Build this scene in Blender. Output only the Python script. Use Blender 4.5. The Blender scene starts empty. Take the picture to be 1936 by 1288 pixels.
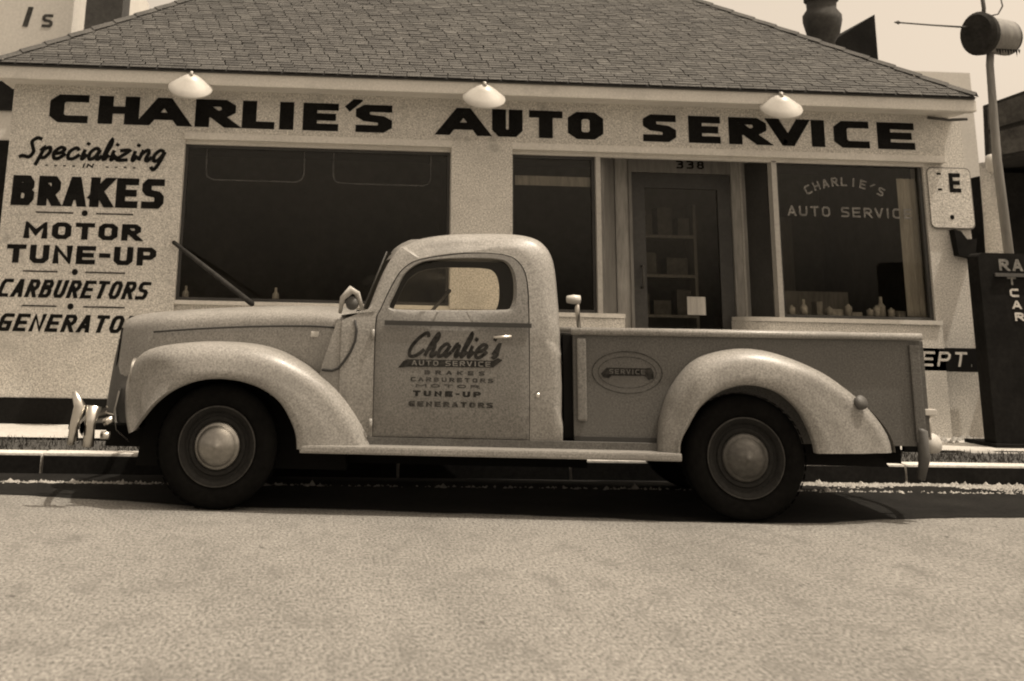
import bpy, bmesh, math, random
from mathutils import Vector, Matrix
random.seed(7)
SC = bpy.context.scene
C = SC.collection

# ------------------------------------------------------------------ camera
cam_d = bpy.data.cameras.new('camera'); cam = bpy.data.objects.new('camera', cam_d); C.objects.link(cam)
cam_d.sensor_width = 36; cam_d.lens = 2200 / 1936 * 36
cam_d.shift_x = (968 - 783) / 1936; cam_d.shift_y = -(644 - 41) / 1936
cam_d.clip_end = 3000; cam_d.clip_start = 0.05
cam.matrix_world = Matrix(((0.996929, -0.038771, -0.068046, 0.0000),(-0.075550, -0.247216, -0.966011, 0.0000),(0.020631, 0.968184, -0.249386, 1.0600), (0, 0, 0, 1)))
SC.camera = cam
cam_d.dof.use_dof = True; cam_d.dof.focus_distance = 7.6; cam_d.dof.aperture_fstop = 2.8

# ------------------------------------------------------------------ sky and sun
W_ = bpy.data.worlds.new('World'); SC.world = W_; W_.use_nodes = True
nt = W_.node_tree; nt.nodes.clear()
SUN_DIR = Vector((0.36, -0.12, 0.92)).normalized()
sky = nt.nodes.new('ShaderNodeTexSky'); sky.sky_type = 'NISHITA'; sky.sun_disc = False
sky.sun_elevation = math.asin(SUN_DIR.z); sky.sun_rotation = math.atan2(SUN_DIR.x, SUN_DIR.y)
sky.air_density = 1.6; sky.dust_density = 5.0; sky.ozone_density = 1.0
bw = nt.nodes.new('ShaderNodeRGBToBW')
tint = nt.nodes.new('ShaderNodeVectorMath'); tint.operation = 'MULTIPLY'; tint.inputs[1].default_value = (1.0, 0.84, 0.665)
bg = nt.nodes.new('ShaderNodeBackground'); bg.inputs['Strength'].default_value = 0.15
wo = nt.nodes.new('ShaderNodeOutputWorld')
nt.links.new(sky.outputs[0], bw.inputs[0]); nt.links.new(bw.outputs[0], tint.inputs[0])
nt.links.new(tint.outputs[0], bg.inputs[0]); nt.links.new(bg.outputs[0], wo.inputs[0])
sl = bpy.data.lights.new('sun', 'SUN'); sl.energy = 2.7; sl.angle = math.radians(0.6); sl.color = (1.0, 0.89, 0.75)
so = bpy.data.objects.new('sun', sl); C.objects.link(so)
so.rotation_euler = SUN_DIR.to_track_quat('Z', 'Y').to_euler()
SC.view_settings.view_transform = 'Standard'; SC.view_settings.look = 'None'
SC.view_settings.exposure = 0.70; SC.view_settings.gamma = 1.0; SC.view_settings.use_curve_mapping = False
SC.cycles.filter_width = 2.0
SC.cycles.max_bounces = 6

# ------------------------------------------------------------------ materials
def mat(name, col, rough=0.8, var=0.12, scale=60.0, big=0.10, bscale=1.6, bump=0.0, metal=0.0, spec=0.5, coat=0.0, dirt=None, stretch=(1, 1, 1)):
    m = bpy.data.materials.new(name); m.use_nodes = True
    t = m.node_tree; b = t.nodes['Principled BSDF']; L = t.links
    tc = t.nodes.new('ShaderNodeTexCoord')
    mp = t.nodes.new('ShaderNodeMapping'); mp.inputs['Scale'].default_value = stretch
    L.new(tc.outputs['Object'], mp.inputs[0])
    def noise(s, d=3, r=0.6):
        n = t.nodes.new('ShaderNodeTexNoise'); n.inputs['Scale'].default_value = s
        n.inputs['Detail'].default_value = d; n.inputs['Roughness'].default_value = r
        L.new(mp.outputs[0], n.inputs['Vector']); return n
    def rng(src, lo, hi, a=0.25, z=0.75):
        r = t.nodes.new('ShaderNodeMapRange'); r.inputs[1].default_value = a; r.inputs[2].default_value = z
        r.inputs[3].default_value = lo; r.inputs[4].default_value = hi
        L.new(src, r.inputs[0]); return r.outputs[0]
    def mul(a, c):
        n = t.nodes.new('ShaderNodeMath'); n.operation = 'MULTIPLY'; L.new(a, n.inputs[0]); L.new(c, n.inputs[1]); return n.outputs[0]
    f1 = noise(scale, 2, 0.7); f2 = noise(bscale, 5, 0.6)
    k = mul(rng(f1.outputs[0], 1 - var, 1 + var), rng(f2.outputs[0], 1 - big, 1 + big))
    vm = t.nodes.new('ShaderNodeVectorMath'); vm.operation = 'SCALE'; vm.inputs[0].default_value = col[:3]
    L.new(k, vm.inputs['Scale'])
    out = vm.outputs[0]
    for dcol, dscale, lo, hi in (dirt if isinstance(dirt, list) else [dirt] if dirt else []):
        nd = noise(dscale, 6, 0.62)
        mx = t.nodes.new('ShaderNodeMix'); mx.data_type = 'RGBA'
        L.new(rng(nd.outputs[0], 0, 1, lo, hi), mx.inputs[0]); L.new(out, mx.inputs[6]); mx.inputs[7].default_value = (*dcol, 1)
        out = mx.outputs[2]
    L.new(out, b.inputs['Base Color'])
    b.inputs['Roughness'].default_value = rough; b.inputs['Metallic'].default_value = metal
    b.inputs['Specular IOR Level'].default_value = spec; b.inputs['Coat Weight'].default_value = coat
    if bump:
        bp = t.nodes.new('ShaderNodeBump'); bp.inputs['Strength'].default_value = bump; bp.inputs['Distance'].default_value = 0.004
        L.new(f1.outputs[0], bp.inputs['Height']); L.new(bp.outputs[0], b.inputs['Normal'])
    return m
def sep(v): return (v, v * 0.955, v * 0.875)
M = {}
M['wall'] = mat('stucco_paint', sep(.52), .9, .62, 80, .12, 1.6, .8, dirt=[(sep(.36), 1.7, .54, .86), (sep(.26), 5, .62, .80)], spec=.2)
M['trim'] = mat('white_trim', sep(.56), .7, .14, 55, .08, 2, .2, dirt=(sep(.36), 3, .58, .85))
M['plinth'] = mat('dark_plinth', sep(.010), .9, .3, 40, .2, 3, spec=.08)
M['letter'] = mat('black_sign_paint', sep(.010), .9, .5, 60, .4, 6, spec=.08)
M['faded'] = mat('faded_sign_paint', sep(.05), .9, .6, 60, .5, 14, spec=.1)
M['pale_letter'] = mat('pale_gilt_paint', sep(.16), .8, .4, 60, .5, 6)
M['thinline'] = mat('faint_line_paint', sep(.052), .8, .4, 40, .5, 8)
M['frame_dark'] = mat('weathered_wood_frame', sep(.16), .7, .25, 30, .2, 4, stretch=(1, 1, .15))
M['frame_mid'] = mat('grey_wood_frame', sep(.24), .7, .3, 30, .25, 4, stretch=(1, 1, .15))
M['door'] = mat('dark_door_paint', sep(.035), .6, .25, 30, .3, 4)
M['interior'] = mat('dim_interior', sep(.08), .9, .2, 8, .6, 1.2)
M['drape'] = mat('pale_drape', sep(.42), .9, .2, 20, .3, 3, stretch=(6, 6, .4))
M['goods'] = mat('pale_goods', sep(.5), .7, .2, 20, .5, 14)
M['shA'] = mat('shingle_mid', sep(.058), .95, .5, 60, .3, 7, .6)
M['shB'] = mat('shingle_light', sep(.072), .95, .5, 60, .3, 7, .6)
M['shC'] = mat('shingle_dark', sep(.045), .95, .5, 60, .3, 7, .6)
M['roofdark'] = mat('roof_felt', sep(.04), .95)
M['enamel'] = mat('white_enamel', sep(.46), .35, .05, 30, .05, 4)
M['paint'] = mat('chalky_truck_paint', sep(.225), .40, .48, 95, .14, 2.2, 0, spec=.4, coat=.15, dirt=(sep(.16), 2.6, .52, .85))
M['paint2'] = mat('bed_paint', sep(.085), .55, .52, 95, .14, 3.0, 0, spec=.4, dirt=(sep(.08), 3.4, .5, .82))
M['paint3'] = mat('door_paint', sep(.15), .45, .50, 95, .12, 2.6, 0, spec=.4, coat=.1, dirt=(sep(.12), 3.0, .5, .85))
M['seam'] = mat('dark_seam', sep(.03), .8)
M['black'] = mat('black_chassis', sep(.008), .9, spec=.1)
M['rubber'] = mat('tyre_rubber', sep(.006), .95, .3, 30, .3, 5, spec=.06)
M['wheelpaint'] = mat('dusty_wheel_paint', sep(.017), .8, .25, 60, .3, 7, spec=.15)
M['ring'] = mat('dusty_rim_edge', sep(.05), .8, .3, 60, .5, 9, spec=.2)
M['panel'] = mat('worn_dark_panel', sep(.06), .9, .3, 25, .5, 4, spec=.1)
M['ink'] = mat('worn_door_lettering', sep(.026), .9, .5, 60, .6, 22, spec=.1)
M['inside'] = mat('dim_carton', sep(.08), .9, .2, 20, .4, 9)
M['chrome'] = mat('worn_chrome', sep(.62), .28, .08, 40, .1, 8, metal=1.0)
M['hub'] = mat('dull_hubcap', sep(.27), .34, .12, 40, .2, 14, metal=1.0)
M['rearhub'] = mat('dusty_hubcap', sep(.10), .5, .2, 40, .3, 14, metal=.8)
M['steel'] = mat('dark_steel', sep(.06), .6, .2, 40)
M['palesteel'] = mat('pale_painted_steel', sep(.36), .6, .15, 40)
M['road'] = mat('pale_concrete', sep(.175), .95, .7, 75, .20, 1.3, 1.0, dirt=[(sep(.11), 7.5, .50, .86), (sep(.06), 9, .65, .72), (sep(.07), 1.3, .60, .80)], stretch=(1, .45, 1), spec=.1)
M['asphalt_shade'] = mat('asphalt_with_shade', sep(.011), .95, .45, 45, .4, 2.5, .6, spec=.08)  # gutter and truck shade included in the near-black
M['walk'] = mat('pavement_concrete', sep(.42), .95, .2, 40, .15, 1.5, .5, dirt=(sep(.2), 3, .55, .8))
M['kerb'] = mat('kerb_top', sep(.50), .9, .25, 40, .2, 3, .6, dirt=(sep(.18), 7, .55, .75))
M['kerbface_shade'] = mat('shaded_kerb_face', sep(.012), .95, .3, 40, .3, 5, spec=.1)  # shade of the kerb face put into the colour
M['grass'] = mat('dry_grass', sep(.06), .95, .4, 40, .4, 4)
M['soil'] = mat('dark_soil', sep(.045), .98, .4, 60, .3, 5, 1)
M['grit'] = mat('pale_grit', sep(.30), .95, .3, 60, .3, 5, 1)
M['ground'] = mat('bare_ground', sep(.25), .98, .2, 2, .2, .1)
M['nbwall'] = mat('neighbour_stucco', sep(.52), .95, .12, 30, .1, .8)
M['brick'] = mat('dark_brick', sep(.045), .95, .3, 20, .3, 4)
M['dark'] = mat('dark_painted_board', sep(.012), .9, .3, 25, .4, 3, spec=.08)
M['board'] = mat('brown_panel', sep(.03), .9, .3, 25, .4, 3, spec=.1)
M['seat'] = mat('seat_leather', sep(.05), .6)

def glass(name, tr, tint=.8, rough=.03):
    m = bpy.data.materials.new(name); m.use_nodes = True; t = m.node_tree; t.nodes.clear()
    o = t.nodes.new('ShaderNodeOutputMaterial'); mx = t.nodes.new('ShaderNodeMixShader')
    a = t.nodes.new('ShaderNodeBsdfTransparent'); a.inputs[0].default_value = (tint, tint * .97, tint * .9, 1)
    g = t.nodes.new('ShaderNodeBsdfGlossy'); g.inputs['Roughness'].default_value = rough; g.inputs[0].default_value = (.9, .88, .82, 1)
    fr = t.nodes.new('ShaderNodeFresnel'); fr.inputs[0].default_value = 1.45
    ml = t.nodes.new('ShaderNodeMath'); ml.operation = 'MULTIPLY'; ml.inputs[1].default_value = tr
    t.links.new(fr.outputs[0], ml.inputs[0]); t.links.new(ml.outputs[0], mx.inputs[0])
    t.links.new(a.outputs[0], mx.inputs[1]); t.links.new(g.outputs[0], mx.inputs[2]); t.links.new(mx.outputs[0], o.inputs[0])
    return m
M['glass'] = glass('window_glass', .8, .85)
M['cabglass'] = glass('cab_glass', .6, .97)
M['shield'] = glass('windshield_glass', 1.0, .35)

# ------------------------------------------------------------------ helpers
def link(name, me, m, parent=None, loc=None, smooth=False):
    o = bpy.data.objects.new(name, me); C.objects.link(o)
    if m is not None and not me.materials: me.materials.append(m)
    if parent: o.parent = parent
    if loc is not None: o.location = loc
    if smooth: me.polygons.foreach_set('use_smooth', [True] * len(me.polygons))
    return o
def empty(name, label, cat, loc=(0, 0, 0), rz=0, group=None):
    o = bpy.data.objects.new(name, None); C.objects.link(o); o.location = loc; o.rotation_euler = (0, 0, rz)
    o['label'] = label; o['category'] = cat
    if group: o['group'] = group
    o.empty_display_size = .2
    return o
def tag(o, label, cat, group=None):
    o['label'] = label; o['category'] = cat
    if group: o['group'] = group
    return o
def struct(o): o['kind'] = 'structure'; return o
class MB:
    def __init__(s): s.v = []; s.f = []
    def quad(s, a, b, c, d):
        n = len(s.v); s.v += [a, b, c, d]; s.f.append((n, n + 1, n + 2, n + 3)); return s
    def poly(s, pts):
        n = len(s.v); s.v += list(pts); s.f.append(tuple(range(n, n + len(pts)))); return s
    def box(s, x0, x1, y0, y1, z0, z1):
        n = len(s.v)
        s.v += [(x0, y0, z0), (x1, y0, z0), (x1, y1, z0), (x0, y1, z0), (x0, y0, z1), (x1, y0, z1), (x1, y1, z1), (x0, y1, z1)]
        s.f += [tuple(n + i for i in q) for q in ((0, 3, 2, 1), (4, 5, 6, 7), (0, 1, 5, 4), (1, 2, 6, 5), (2, 3, 7, 6), (3, 0, 4, 7))]
        return s
    def prism(s, pts, y0, y1):          # outline in (x, z), from y0 to y1
        n = len(s.v); k = len(pts)
        s.v += [(x, y0, z) for x, z in pts] + [(x, y1, z) for x, z in pts]
        s.f.append(tuple(range(n, n + k))); s.f.append(tuple(range(n + 2 * k - 1, n + k - 1, -1)))
        for i in range(k):
            j = (i + 1) % k; s.f.append((n + i, n + k + i, n + k + j, n + j))
        return s
    def grid(s, rows, closed=False):
        n = len(s.v); R = len(rows); K = len(rows[0])
        for r in rows: s.v += list(r)
        for i in range(R - 1):
            for j in range(K if closed else K - 1):
                a = n + i * K + j; b = n + i * K + (j + 1) % K
                s.f.append((a, b, b + K, a + K))
        return s
    def tube(s, pts, r, seg=8, cap=True):
        pts = [Vector(p) for p in pts]; rr = r if isinstance(r, (list, tuple)) else [r] * len(pts)
        rows = []; up = None
        for i, p in enumerate(pts):
            d = (pts[min(i + 1, len(pts) - 1)] - pts[max(i - 1, 0)]).normalized()
            if up is None: up = Vector((0, 0, 1)) if abs(d.z) < .9 else Vector((1, 0, 0))
            a = d.cross(up).normalized(); b = a.cross(d).normalized(); up = b
            rows.append([tuple(p + (a * math.cos(2 * math.pi * k / seg) + b * math.sin(2 * math.pi * k / seg)) * rr[i]) for k in range(seg)])
        n = len(s.v); s.grid(rows, True)
        if cap:
            s.f.append(tuple(range(n, n + seg))[::-1]); m = n + (len(rows) - 1) * seg; s.f.append(tuple(range(m, m + seg)))
        return s
    def lathe(s, prof, origin, axis, seg=48):       # prof: (radius, distance along axis)
        ax = Vector(axis).normalized(); h = Vector((0, 0, 1)) if abs(ax.z) < .9 else Vector((1, 0, 0))
        a = ax.cross(h).normalized(); b = ax.cross(a).normalized(); o = Vector(origin)
        rows = [[tuple(o + ax * d + (a * math.cos(2 * math.pi * k / seg) + b * math.sin(2 * math.pi * k / seg)) * r) for k in range(seg)] for r, d in prof]
        s.grid(rows, True); return s
    def mesh(s, name):
        me = bpy.data.meshes.new(name); me.from_pydata(s.v, [], s.f); me.validate(); me.update(); return me
    def build(s, name, m, parent=None, smooth=False, fix=True, bevel=0, loc=None):
        me = s.mesh(name)
        if fix or bevel:
            bm = bmesh.new(); bm.from_mesh(me)
            bmesh.ops.remove_doubles(bm, verts=bm.verts, dist=1e-5)
            bmesh.ops.recalc_face_normals(bm, faces=bm.faces)
            if bevel:
                bmesh.ops.bevel(bm, geom=[e for e in bm.edges if e.calc_face_angle(0) > .6], offset=bevel, segments=2, profile=.7, affect='EDGES', clamp_overlap=True)
            bm.to_mesh(me); bm.free()
        o = link(name, me, m, parent, loc, smooth)
        return o
def autosmooth(o, ang=40):
    me = o.data
    bm = bmesh.new(); bm.from_mesh(me)
    for e in bm.edges:
        e.smooth = e.calc_face_angle(0) < math.radians(ang)
    for f in bm.faces: f.smooth = True
    bm.to_mesh(me); bm.free(); return o

# ---- stroke lettering: polylines on a unit cell, drawn as flat ribbons of paint
G = {
 'A': [[(0, 0), (.44, 1), (.56, 1), (1, 0)], [(.24, .28), (.76, .28)]],
 'B': [[(0, 0), (0, 1), (.75, 1), (.95, .85), (.95, .66), (.75, .53), (0, .53)], [(.7, .53), (1, .38), (1, .15), (.8, 0), (0, 0)]],
 'C': [[(1, 1), (.22, 1), (0, .82), (0, .18), (.22, 0), (1, 0)]],
 'D': [[(0, 0), (0, 1), (.7, 1), (1, .75), (1, .25), (.7, 0), (0, 0)]],
 'E': [[(1, 1), (0, 1), (0, 0), (1, 0)], [(0, .5), (.88, .5)]],
 'G': [[(1, 1), (.22, 1), (0, .82), (0, .18), (.22, 0), (1, 0), (1, .48), (.55, .48)]],
 'H': [[(0, 0), (0, 1)], [(1, 0), (1, 1)], [(0, .5), (1, .5)]],
 'I': [[(.5, 0), (.5, 1)]],
 'K': [[(0, 0), (0, 1)], [(1, 1), (.1, .42)], [(.3, .56), (1, 0)]],
 'L': [[(0, 1), (0, 0), (1, 0)]],
 'M': [[(0, 0), (0, 1), (.5, .3), (1, 1), (1, 0)]],
 'N': [[(0, 0), (0, 1), (1, 0), (1, 1)]],
 'O': [[(.25, 1), (.75, 1), (1, .82), (1, .18), (.75, 0), (.25, 0), (0, .18), (0, .82), (.25, 1), (.3, 1)]],
 'P': [[(0, 0), (0, 1), (.78, 1), (1, .85), (1, .58), (.78, .43), (0, .43)]],
 'R': [[(0, 0), (0, 1), (.78, 1), (1, .85), (1, .62), (.78, .47), (0, .47)], [(.45, .47), (1, 0)]],
 'S': [[(1, 1), (.2, 1), (0, .88), (0, .65), (.2, .53), (.8, .47), (1, .36), (1, .13), (.8, 0), (0, 0)]],
 'T': [[(0, 1), (1, 1)], [(.5, 1), (.5, 0)]],
 'U': [[(0, 1), (0, .18), (.22, 0), (.78, 0), (1, .18), (1, 1)]],
 'V': [[(0, 1), (.46, 0), (.54, 0), (1, 1)]],
 "'": [[(.7, 1), (.3, .72)]],
 '.': [[(.42, .02), (.58, .02)]], '-': [[(.1, .48), (.9, .48)]], '*': [[(-.1, .5), (1.1, .5)]],
 '3': [[(0, 1), (.8, 1), (1, .86), (1, .64), (.8, .53), (.35, .53)], [(.75, .53), (1, .4), (1, .14), (.8, 0), (0, 0)]],
 '8': [[(.25, 1), (.75, 1), (.95, .85), (.95, .65), (.75, .53), (.25, .53), (0, .38), (0, .15), (.25, 0), (.75, 0), (1, .15), (1, .38), (.75, .53), (.25, .53), (.05, .65), (.05, .85), (.25, 1)]],
}
SG = {  # script, smoothed; descenders below 0
 'S': [[(1, .95), (.6, 1.02), (.3, .82), (.5, .55), (.7, .3), (.5, .03), (.0, .08), (-.25, .0)]],
 'C': [[(.95, .85), (.75, 1.05), (.35, .8), (.1, .35), (.25, .0), (.65, .02), (1.0, .3)]],
 'p': [[(.1, .35), (.3, .5), (.1, -.4)], [(.25, .4), (.7, .55), (.85, .3), (.55, .0), (.2, .08)]],
 'e': [[(.1, .22), (.6, .3), (.8, .48), (.45, .56), (.1, .3), (.25, .0), (.6, .0), (1.0, .25)]],
 'c': [[(.85, .42), (.55, .56), (.15, .35), (.2, .03), (.6, .0), (1.0, .22)]],
 'i': [[(.35, .5), (.3, .1), (.5, .0), (1.0, .25)], [(.48, .72), (.66, .86)]],
 'a': [[(.75, .48), (.4, .56), (.08, .3), (.2, .0), (.55, .1), (.8, .5)], [(.8, .5), (.68, .12), (.85, .0), (1.1, .2)]],
 'l': [[(.3, .15), (.75, .75), (.6, 1.05), (.35, .7), (.25, .15), (.45, .0), (1.0, .25)]],
 'z': [[(.05, .48), (.8, .5), (.05, .02), (.9, .02)]],
 'n': [[(.05, .5), (.15, .45), (.1, .0)], [(.12, .3), (.5, .55), (.7, .42), (.62, .08), (.8, .0), (1.05, .2)]],
 'g': [[(.75, .48), (.4, .56), (.08, .3), (.2, .0), (.55, .1), (.8, .5)], [(.8, .5), (.65, -.1), (.4, -.45), (.1, -.3)]],
 'h': [[(.3, .3), (.65, .8), (.5, 1.02), (.25, .5), (.15, .0)], [(.17, .25), (.5, .52), (.68, .4), (.62, .06), (.8, .0), (1.05, .2)]],
 'r': [[(.05, .2), (.3, .55), (.35, .45), (.7, .46), (.62, .1), (.8, .0), (1.05, .2)]],
 's': [[(.1, .1), (.45, .58), (.55, .35), (.7, .12), (.4, -.02), (.1, .05)]],
 "'": [[(.6, 1.0), (.45, .75)]],
}
def catmull(p, n=5):
    out = []
    for i in range(len(p) - 1):
        a = p[max(i - 1, 0)]; b = p[i]; c = p[i + 1]; d = p[min(i + 2, len(p) - 1)]
        for k in range(n):
            t = k / n
            out.append(tuple(.5 * ((2 * b[q]) + (c[q] - a[q]) * t + (2 * a[q] - 5 * b[q] + 4 * c[q] - d[q]) * t * t + (3 * b[q] - a[q] - 3 * c[q] + d[q]) * t ** 3) for q in (0, 1)))
    out.append(tuple(p[-1])); return out
def ribbon(mb, pts, tx, tz, place, layer, clamp=None):
    P = [Vector((x / tx, z / tz)) for x, z in pts]
    if clamp:       # run the open ends past the letter's cell, they are trimmed to it below
        if (P[0] - P[-1]).length > .3:
            for k_, j_ in ((0, 1), (-1, -2)):
                d_ = (P[k_] - P[j_]).normalized()
                if abs(d_.y) < .15 or abs(d_.y) > .985: P[k_] = P[k_] + d_ * .5
                else: P[k_] = P[k_] + d_ * 1.0
    Lf = []; Rt = []
    for i, p in enumerate(P):
        d0 = (p - P[i - 1]).normalized() if i else None
        d1 = (P[i + 1] - p).normalized() if i < len(P) - 1 else None
        if d0 is None: d0 = d1
        if d1 is None: d1 = d0
        n0 = Vector((-d0.y, d0.x)); n1 = Vector((-d1.y, d1.x)); m = (n0 + n1)
        if m.length < 1e-4: m = n0
        m.normalize(); k = .5 / max(.55, m.dot(n0))
        ext = Vector((0, 0))
        if i == 0: ext = -d0 * .0
        Lf.append(p + m * k); Rt.append(p - m * k)
    for i in range(len(P) - 1):
        poly = [(v.x * tx, v.y * tz) for v in (Lf[i], Lf[i + 1], Rt[i + 1], Rt[i])]
        if clamp:
            for sgn, lim in ((1, clamp[2]), (-1, -clamp[3])):
                out = []
                for k in range(len(poly)):
                    a, b = poly[k], poly[(k + 1) % len(poly)]
                    ina, inb = sgn * a[1] >= lim - 1e-7, sgn * b[1] >= lim - 1e-7
                    if ina: out.append(a)
                    if ina != inb:
                        t = (lim / sgn - a[1]) / (b[1] - a[1]); out.append((a[0] + (b[0] - a[0]) * t, lim / sgn))
                poly = out
                if len(poly) < 3: break
        if len(poly) >= 3: mb.poly([place(x, z, layer * 2 + i * .12) for x, z in poly])
def glyph(ch, x0, x1, z0, z1, tx, tz, place, slant=0, script=False, mb=None):
    mb = mb or MB(); tab = SG if script else G
    for li, st in enumerate(tab[ch]):
        pts = catmull(st) if script else st
        q = []
        for x, z in pts:
            if script: X = x0 + x * (x1 - x0); Z = z0 + z * (z1 - z0)
            else:
                xx0, xx1 = x0 + tx / 2, x1 - tx / 2
                X = xx0 + x * (xx1 - xx0); Z = z0 + tz / 2 + z * (z1 - z0 - tz)
                if ch in 'AV' and 0: pass
            q.append((X + slant * (Z - z0), Z))
        if not script:          # square off open ends so bars reach the cell edge
            pass
        ribbon(mb, q, tx, tz, place, li, None if script else (x0, x1, z0, z1, slant))
    return mb
def wallplace(y): return lambda x, z, l: (x, y - .0016 * l, z)
def word(name, txt, x0, x1, z0, z1, tw, th, place, m, parent, slant=0, script=False, gap=.22, widths={}, track=None):
    ws = [widths.get(c, {'I': .42, "'": .35, '.': .35, '-': .5, '*': .55, ' ': .6, 'M': 1.25, 'i': .45, 'l': .5, 'r': .7, 's': .6}.get(c, 1.0)) for c in txt]
    g = gap if not script else .10
    tot = sum(ws) + g * (len(txt) - 1); u = (x1 - x0) / tot; x = x0; mb = MB(); small = (z1 - z0) < .045
    for c, w in zip(txt, ws):
        if c != ' ':
            zb, zt = (z0, z1) if not track else (z0 + track(x), z1 + track(x))
            if small: glyph(c, x, x + w * u, zb, zt, tw, th, place, slant, script, mb)
            else: glyph(c, x, x + w * u, zb, zt, tw, th, place, slant, script).build('letter', m, parent, fix=False)
        x += (w + g) * u
    if small:
        o = mb.build(name, m, parent, fix=False); o['kind'] = 'stuff'; return o

# ------------------------------------------------------------------ ground, road, kerb, pavement
struct(MB().quad((-900, -600, -.02), (900, -600, -.02), (900, 1400, -.02), (-900, 1400, -.02)).build('ground', M['ground'], fix=False))
def patch(name, x0, x1, y0, y1, z, m):
    return struct(MB().quad((x0, y0, z), (x1, y0, z), (x1, y1, z), (x0, y1, z)).build(name, m, fix=False))
patch('road', -60, 60, -6, 8.7, 0, M['road'])
# oily tarmac gutter strip, kerb and truck shade painted into its colour and edge
edge = [(-60, 8.0), (-12, 7.95), (-6, 7.85), (-1.9, 7.66), (-1.2, 7.46), (-.6, 7.24), (0, 7.22), (.7, 7.14), (1.2, 7.06), (1.9, 6.93), (2.5, 6.86), (2.9, 6.90), (3.3, 7.06), (4.2, 7.16), (6, 7.2), (14, 7.2), (60, 7.2)]  # bulge by the tyres follows the truck's shadow
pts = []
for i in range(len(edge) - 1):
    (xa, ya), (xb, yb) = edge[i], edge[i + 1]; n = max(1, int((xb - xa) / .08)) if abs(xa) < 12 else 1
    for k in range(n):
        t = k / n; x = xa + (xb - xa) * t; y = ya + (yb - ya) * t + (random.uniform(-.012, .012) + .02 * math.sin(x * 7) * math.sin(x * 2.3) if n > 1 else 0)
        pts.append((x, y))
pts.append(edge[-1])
mb = MB(); mb.grid([[(x, y, .004) for x, y in pts], [(x, 8.615, .004) for x, y in pts]]); struct(mb.build('asphalt_shade_strip', M['asphalt_shade'], fix=False))
# kerb: one long run cut into stones
for i in range(16):
    x0 = -9.2 + i * 1.22
    o = MB().box(x0 + .004, x0 + 1.216, 8.62, 8.80, -.01, .135 + random.uniform(-.003, .003)).build('kerb', M['kerb'], bevel=.012); struct(o)
    # dark sheet paints in the shade on the road-side face
    MB().box(x0 + .010, x0 + 1.210, 8.612, 8.622, .004, .118).build('kerb_shade', M['kerbface_shade'], o)
patch('verge', -30, 40, 8.80, 9.62, .12, M['soil'])
patch('pavement', -30, 40, 9.62, 10.9, .14, M['walk'])
def pieces(name, n, gen, m):
    mb = MB()
    for _ in range(n): gen(mb)
    o = mb.build(name, m, fix=False); o['kind'] = 'stuff'; return o
def blade(mb):
    x = random.uniform(-4.5, 8); y = random.uniform(8.86, 9.55)
    if math.sin(x * 3.1 + 1) * math.sin(x * 1.3) * .5 + random.random() < .35: return
    h = random.uniform(.015, .06); a = random.uniform(0, 6.28); w = .006
    dx, dy = math.cos(a) * w, math.sin(a) * w; lx, ly = random.uniform(-.03, .03), random.uniform(-.03, .03)
    mb.poly([(x - dx, y - dy, .118), (x + dx, y + dy, .118), (x + lx, y + ly, .118 + h)])
pieces('grass', 16000, blade, M['grass'])
def grit(mb):
    right = random.random() < .72
    if right: x = random.uniform(2.9, 7.5); y = 8.60 - abs(random.gauss(0, .13)) * (.6 + .5 * math.sin(x * 4.1) * math.sin(x * 1.7)) - .02; 
    else: x = random.uniform(-4.5, 6.5); y = 8.18 + random.gauss(0, .022)
    if not right and x > -.2 and random.random() < .7: return
    r = random.uniform(.004, .015) * (2.2 if random.random() < .03 else 1); z = .004; h = r * random.uniform(.4, 1.1)
    p = [(x + r * math.cos(a) * random.uniform(.6, 1.2), y + r * math.sin(a) * random.uniform(.6, 1.2), z) for a in (0, 1.2, 2.5, 3.8, 5.0)]
    n = len(mb.v); mb.v += p + [(x, y, z + h)]
    for i in range(5): mb.f.append((n + i, n + (i + 1) % 5, n + 5))
pieces('gutter_grit', 9500, grit, M['grit'])
def rub(mb):
    x = random.uniform(4.3, 6.0); y = random.uniform(10.2, 10.7) ; r = random.uniform(.01, .035)
    p = [(x + r * math.cos(a), y + r * math.sin(a), .14) for a in (0, 1.2, 2.5, 3.8, 5.0)]
    n = len(mb.v); mb.v += p + [(x, y, .14 + r)]
    for i in range(5): mb.f.append((n + i, n + (i + 1) % 5, n + 5))
pieces('pavement_grit', 160, rub, M['grit'])

# ------------------------------------------------------------------ the auto shop
F = 10.8
shop = empty('auto_shop', 'single storey white stucco auto repair shop with hipped shingle roof and painted sign band', 'building')
wl = MB()
wl.box(-2.9, -1.325, F - .06, F + .25, .10, 2.6995)
wall = wl.build('wall', M['wall'], shop)
MB().box(1.13, 1.70, F - .088, F + .25, 1.18, 2.699).build('pier', M['wall'], shop)
MB().box(-1.325, 1.70, F - .001, F + .25, .10, 1.19).build('wall', M['wall'], shop)
MB().box(-1.36, 1.16, F - .045, F + .02, 1.165, 1.20).build('window_sill', M['trim'], shop, bevel=.006)
MB().box(-2.905, 1.12, F - .072, F + .1, .10, .355).build('plinth', M['plinth'], shop)
MB().box(5.70, 6.12, F, F + .25, .10, 3.06).build('wall', M['wall'], shop)
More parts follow.
